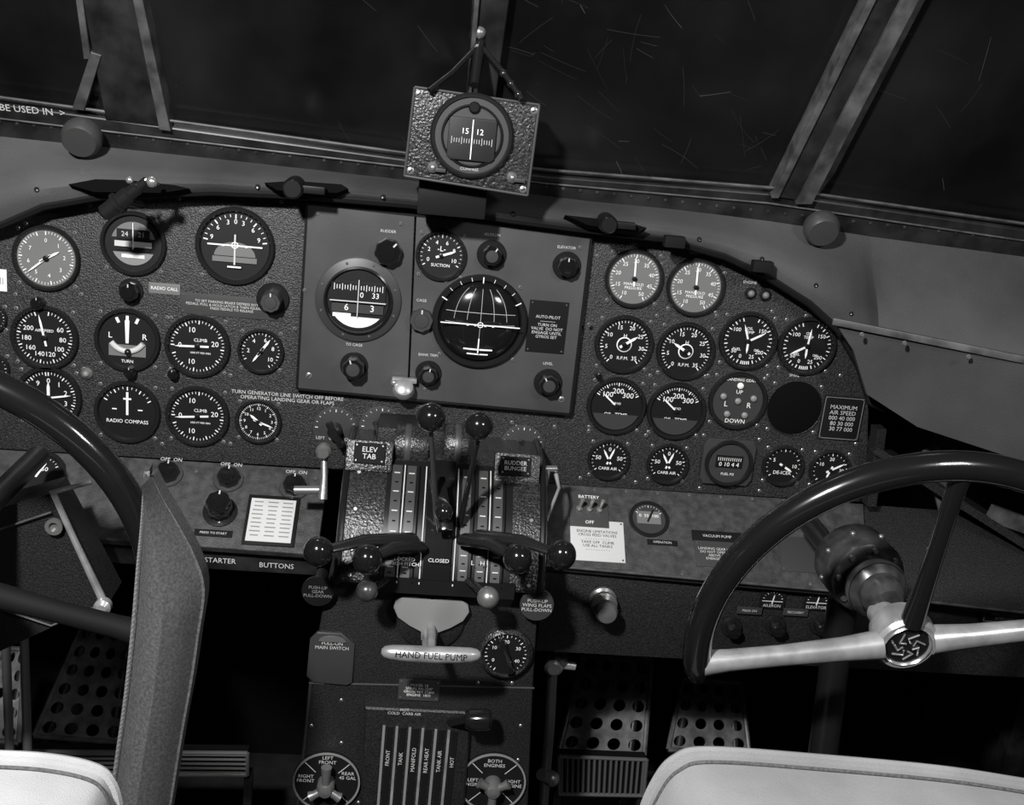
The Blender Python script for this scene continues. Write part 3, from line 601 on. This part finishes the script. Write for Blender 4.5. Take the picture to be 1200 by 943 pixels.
for i,t in enumerate(['FRONT','TANK','MANIFOLD','REAR HEAT','TANK AIR','HOT']):
    x=446+15*i;M=LP.M(x,905+i,.0135);b.box(0,0,0,3*s,125*s,.002,'alu' if i%2 else 'gry',M)
    b.box(7*s,0,-.0008,7*s,122*s,.001,'blk',M)
    b.text(t,6.5*s,'lum',M,7*s,20*s,.0002,90)
b.text('HOT\nCOLD  CARB AIR',5*s,'lum',LP.M(474,834,.0125))
b.tube([LP.hit(528,846,.012),LP.hit(548,842,.04)],.005,'blk');b.lathe([(.009,0),(.012,.006),(.012,.026),(.009,.030),(.002,.031)],'bake',axisM(LP.hit(545,843,.04),(1,0,.05)),20)
b.done('carburetor_heat_quadrant')
def fsel(name,x,y,r,txts,rot):
    b=B();M=LP.M(x,y);s=LP.s(x,y);r*=s
    b.lathe([(r,0),(r,.004),(r*.97,.005)],'blkm',M,44);b.ringdisc([(r,.004),(r,.006),(r*.95,.006),(r*.94,.004)],'gry',M,44)
    for t,xx_,yy_ in txts:b.text(t,r*.16,'lum',M,xx_*r,yy_*r,.0056)
    for a in(45,135,225,315):b.box(0,r*.7,.0056,r*.02,r*.45,.0004,'lum',M@RZ(a))
    b.lathe([(r*.26,.005),(r*.26,.02),(r*.18,.026),(.0001,.028)],'steel',M,24)
    for k in range(3):
        N=M@RZ(rot+120*k);b.tube([(0,0,.018),(0,r*.35,.02),(0,r*.78 if k==0 else r*.5,.02)],[r*.14,r*.12,r*.16],'steel',12,N)
    return b.done(name)
fsel('fuel_tank_selector',383,913,39,[('LEFT\nFRONT',0,.76),('REAR\n45 GAL',.62,.25),('RIGHT\nFRONT',-.62,.1)],0)
fsel('engine_selector_valve',577,914,39,[('BOTH\nENGINES',0,.68),('LEFT\nENGINE',-.6,-.0),('RIGHT\nENGINE',.6,0)],180)
# ---------------------------------------------------------------- pedals
def holeplate(b,q,nx,ny,m,hr=.34,th=.004):
    tl,tr,br,bl=[V(p) for p in q];nrm=(tr-tl).cross(bl-tl).normalized()
    def bi(u,v): return tl.lerp(tr,u).lerp(bl.lerp(br,u),v)
    S=16
    for i in range(nx):
        for j in range(ny):
            vs=[];fs=[]
            for k in range(S):
                a=2*pi*(k+.5)/S;c,s_=cos(a),sin(a);mx=max(abs(c),abs(s_))
                vs.append(bi((i+.5+.5*c/mx)/nx,(j+.5+.5*s_/mx)/ny))
            for k in range(S):
                a=2*pi*(k+.5)/S;vs.append(bi((i+.5+hr*cos(a))/nx,(j+.5+hr*sin(a))/ny))
            for k in range(S):vs.append(vs[S+k]+nrm*th)
            for k in range(S):
                l=(k+1)%S;fs.append((k,l,S+l,S+k));fs.append((S+k,S+l,2*S+l,2*S+k))
            for c4,(u,v) in enumerate(((1,1),(0,1),(0,0),(1,0))):
                n=len(vs);vs.append(bi((i+u)/nx,(j+v)/ny));k=1+4*c4;fs.append((k,n,k+1))
            b.add(vs,fs,m)
def pedal(name,tl,tr,br,bl,yt,yb,nx,ny):
    b=B();q=[W(*tl,yt),W(*tr,yt),W(*br,yb),W(*bl,yb)];holeplate(b,q,nx,ny,'pedal',.31)
    for i in range(4):b.tube([q[i],q[(i+1)%4]],.004,'pedal',8)
    for u in(.15,.85):
        p=q[3].lerp(q[2],u)+V((0,.012,0));b.tube([q[0].lerp(q[1],u)+V((0,.012,0)),p,(p.x,p.y+.02,0)],.006,'frame')
    return b.done(name)
pedal('rudder_pedal',(690,745),(765,752),(755,885),(655,880),.26,.16,4,6)
pedal('rudder_pedal',(800,795),(868,800),(878,882),(783,878),.26,.18,4,4)
pedal('rudder_pedal',(98,730),(160,735),(145,870),(40,862),.26,.16,4,6)
pedal('rudder_pedal',(5,760),(30,760),(22,870),(-60,862),.26,.16,3,5)
def heel(name,tl,tr,br,bl,y,n,vert):
    b=B();q=[W(*p,y) for p in(tl,tr,br,bl)]
    b.add([tuple(p+V((0,.006,0))) for p in q]+[tuple(p+V((0,.02,0))) for p in q],[(0,1,2,3),(7,6,5,4),(0,4,5,1),(1,5,6,2),(2,6,7,3),(3,7,4,0)],'blk')
    for i in range(n):
        t=(i+.5)/n
        a,c=(q[0].lerp(q[1],t),q[3].lerp(q[2],t)) if vert else (q[0].lerp(q[3],t),q[1].lerp(q[2],t))
        b.tube([a,c],(q[1]-q[0]).length/n*.26 if vert else (q[3]-q[0]).length/n*.26,'steel',8)
    for i in range(4):b.tube([q[i],q[(i+1)%4]],.003,'steel',8)
    for k in(2,3):b.beam((q[k].x,q[k].y+.013,q[k].z),(q[k].x,q[k].y+.013,0),.012,.012,'frame',(1,0,0))
    b.done(name)
heel('pedal_heel_rest',(655,886),(758,890),(754,932),(655,930),.12,16,True)
heel('pedal_heel_rest',(25,880),(290,882),(290,908),(20,906),.12,5,False)
b=B()
pe=W(636,950,.02)
b.tube([W(648,770,-.02),W(644,850,.0),pe,(pe.x,pe.y,0)],.007,'steel');b.tube([W(640,775,-.03),W(674,780,-.03)],[.008,.006],'alu')
b.ball(.012,'steel',T(*W(656,772,-.03)));b.lathe([(.012,0),(.012,.01),(.008,.014)],'alu',T(*W(648,778,-.03))@RX(90),20);b.tube([W(655,700,-.01),W(652,770,-.03)],.005,'steel');b.tube([W(634,907,-.04),W(644,912,-.03)],.008,'steel');b.ball(.011,'steel',T(*W(646,912,-.03)))
b.done('brake_linkage_rod')
b=B()
for x in(0,22):
    p=W(5+x,700,.05);b.tube([p,(p.x,p.y,0)],.006,'steel')
b.done('rudder_torque_tube')
# ---------------------------------------------------------------- control wheels
def wheel(name,hub,Rr,rot,tilt,gear,sm='alu',top=90):
    M=T(*hub)@RX(90+tilt)@RZ(rot)
    b=B()
    pts=[(Rr*cos(rad(a)),Rr*sin(rad(a)),0) for a in range(-6,187,4)]
    n=len(pts);rs=[.0135]*n;rs[0]=.006;rs[-1]=.006;rs[1]=.012;rs[-2]=.012
    b.tube(pts,rs,'rim',18,M)
    for a,m,k in((0,sm,1),(180,sm,1),(top-rot,'bake',.8)):
        b.tube([(d*Rr*cos(rad(a)),d*Rr*sin(rad(a)),h) for d,h in((.12,.0),(.3,.001),(.6,.001),(.85,.0),(.97,0))],[.014*k,.0115*k,.010*k,.0105*k,.0125*k],m,14,M)
    Mh=M@T(0,0,-.012)
    b.lathe([(.012,-.02),(.026,-.014),(.030,0),(.030,.014),(.027,.018),(.0235,.018),(.0225,.0155),(.0001,.0155)],'alu',Mh,36)
    b.ringdisc([(.0235,.018),(.0225,.0195),(.0215,.018)],'chrome',Mh,36)
    b.lathe([(.021,.0155),(.02,.017),(.004,.0185)],'blk',Mh,30)
    for i in range(7):b.tube([(.016*cos(i*.9),.016*sin(i*.9),.0182),(.010*cos(i*.9+.7),.010*sin(i*.9+.7),.0192),(.005*cos(i*.9+.2),.005*sin(i*.9+.2),.0195)],.0010,'chrome',6,Mh)
    S=T(*hub)@RX(90)
    b.lathe([(.014,-.06),(.014,-.02),(.012,-.01)],'alu',S,24);b.lathe([(.012,-.30),(.012,-.06)],'blk',S,20)
    if gear:
        G=S@T(.004,.012,-.004)
        b.lathe([(.030,-.165),(.037,-.16),(.040,-.155),(.040,-.112),(.038,-.106),(.033,-.103),(.026,-.103),(.026,-.092),(.029,-.089),(.029,-.080),(.022,-.074),(.021,-.060),(.014,-.050)],'gear',G,40)
        b.ringdisc([(.030,-.090),(.031,-.085),(.030,-.080)],'steel',G,36)
        for a in range(0,360,45):
            b.lathe([(.0035,-.107),(.0035,-.102),(.0025,-.1005)],'steel',G@T(.032*cos(rad(a)),.032*sin(rad(a)),0),10)
            b.ball(.003,'steel',G@T(.040*cos(rad(a+20)),.040*sin(rad(a+20)),-.132),seg=10)
        b.tube([(.0,-.03,-.15),(.01,-.3,-.13),(.012,-hub.z,-.1)],.016,'blk',14,S)
    return b.done(name)
hub=W(1061,752,-.40);wheel('control_wheel',hub,.196,12,13,True,top=92)
hubL=W(-95,672,-.40);wheel('control_wheel',hubL,.199,-15,8,False,'blkm')
b=B()
q=[W(-80,618,-.2),W(60,578,-.2),W(128,706,-.2),W(60,735,-.2),W(-80,800,-.2)]
b.add([tuple(p) for p in q]+[tuple(p+V((0,.05,0))) for p in q],[tuple(range(5)),tuple(range(9,4,-1))]+[(i,(i+1)%5,5+(i+1)%5,5+i) for i in range(5)],'crinkle_dk')
b.tube([W(108,564,-.205),W(62,577,-.205),W(85,628,-.205),W(122,706,-.205)],[.0025,.004,.0035,.0045],'alu',10)
b.lathe([(.009,0),(.009,.004),(.005,.004),(.005,0)],'steel',T(*W(64,616,-.205))@RX(90),20);b.lathe([(.009,0),(.009,.008),(.005,.012)],'alu',T(*W(122,708,-.205))@RX(90),18)
b.tube([W(-60,640,-.205),W(60,600,-.205)],.0012,'frame_l',6);b.tube([W(-40,700,-.205),W(60,733,-.205),W(118,708,-.205)],.0012,'frame_l',6)
b.done('map_case')
L=[(172,552),(170,580),(167,620),(163,660),(158,720),(152,780),(146,830),(138,885),(128,960),(118,1040)]
Rr=[(178,558),(191,584),(210,616),(228,650),(240,690),(233,745),(225,800),(214,860),(198,960),(184,1040)]
rows=[]
for t in[0,.04,.15,.3,.5,.7,.85,.96,1]:
    rows.append([W(a[0]*(1-t)+c[0]*t,a[1]*(1-t)+c[1]*t,-.46)+V((0,-.026*sin(pi*min(1,t*1.05)),0)) for a,c in zip(L,Rr)])
def cat(row,k=4):
    o=[];n=len(row)
    for i in range(n-1):
        p0,p1,p2,p3=[row[max(0,min(n-1,i+j))] for j in(-1,0,1,2)]
        for q in range(k):
            t=q/k;o.append(.5*((2*p1)+(p2-p0)*t+(2*p0-5*p1+4*p2-p3)*t*t+(3*p1-p0-3*p2+p3)*t**3))
    return o+[row[-1]]
rows=[cat(r) for r in rows]
b=B();b.grid(rows,'canvas',(0,.02,0))
e=rows[0]
b.tube([p+V((0,-.002,0)) for p in e],.0018,'gface',8)
b.tube([p+V((0,-.002,0)) for p in rows[1]],.0010,'canvas',8)
N=90
for i in range(N):
    t=(i+.5)/N*(len(e)-1);k=int(t);p=e[k].lerp(e[k+1],t-k)
    b.tube([p+V((-.001,-.003,-.002)),p+V((.003,-.004,.002))],.0009,'gry',5)
pb=rows[4][-1];b.box(pb.x,pb.y+.03,pb.z/2+.02,.05,.03,pb.z,'frame',bev=.004)
b.done('canvas_column_boot')
# ---------------------------------------------------------------- seats
def seat(name,pts,y,m):
    P=Pl((0,y,.8),0);b=B();top=cat([W(x,yy,y) for x,yy in pts],6)
    uv=[((p-P.o).dot(P.X),(p-P.o).dot(P.Y)) for p in top]
    xs=[u for u,_ in uv];zl=.35-.8;o=uv+[(xs[-1],zl),(xs[0],zl)]
    b.prism(o,0,.10,m,P.F,.012)
    b.tube(top,.0038,m,8);b.tube([p+V((0,-.012,.001)) for p in top],.0012,'canvas',8);b.tube([p+V((0,-.098,-.003)) for p in top],.0042,m,8)
    b.box((xs[0]+xs[-1])/2,y+.13,.40,abs(xs[-1]-xs[0])*.98,.26,.1,m,bev=.03)
    for sx in(.1,.9):
        for sy in(-.04,.2):b.beam((xs[0]+(xs[-1]-xs[0])*sx,y+sy,.4),(xs[0]+(xs[-1]-xs[0])*sx,y+sy,0),.03,.03,'frame',(1,0,0))
    b.done(name)
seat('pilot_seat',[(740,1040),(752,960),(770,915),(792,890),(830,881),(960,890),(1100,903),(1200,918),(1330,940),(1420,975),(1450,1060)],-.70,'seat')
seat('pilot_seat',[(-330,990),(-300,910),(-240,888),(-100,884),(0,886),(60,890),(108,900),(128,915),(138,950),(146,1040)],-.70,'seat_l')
# ---------------------------------------------------------------- lights
def area(name,loc,tgt,size,e):
    l=bpy.data.lights.new(name,'AREA');l.size=size;l.energy=e;o=bpy.data.objects.new(name,l);o.location=loc
    o.rotation_euler=(V(tgt)-V(loc)).to_track_quat('-Z','Y').to_euler();bpy.context.collection.objects.link(o)
area('key_light',(-.45,-1.35,1.75),(0.05,0,.85),.08,40)
area('fill_light',(.75,-1.25,1.65),(0.1,0,.8),.20,6)
w=bpy.data.worlds.new('w');w.use_nodes=True;w.node_tree.nodes['Background'].inputs[0].default_value=(.02,.02,.02,1);w.node_tree.nodes['Background'].inputs[1].default_value=.3;bpy.context.scene.world=w
bpy.context.scene.view_settings.view_transform='Standard'
cd=bpy.data.cameras.new('camera');cam=bpy.data.objects.new('camera',cd);bpy.context.collection.objects.link(cam)
cd.sensor_fit='HORIZONTAL';cd.sensor_width=36;cd.lens=F/1200*36;cd.clip_start=.01
m=Matrix((Rc,Uc,-Fw)).transposed().to_4x4();m.translation=C;cam.matrix_world=m
bpy.context.scene.camera=cam
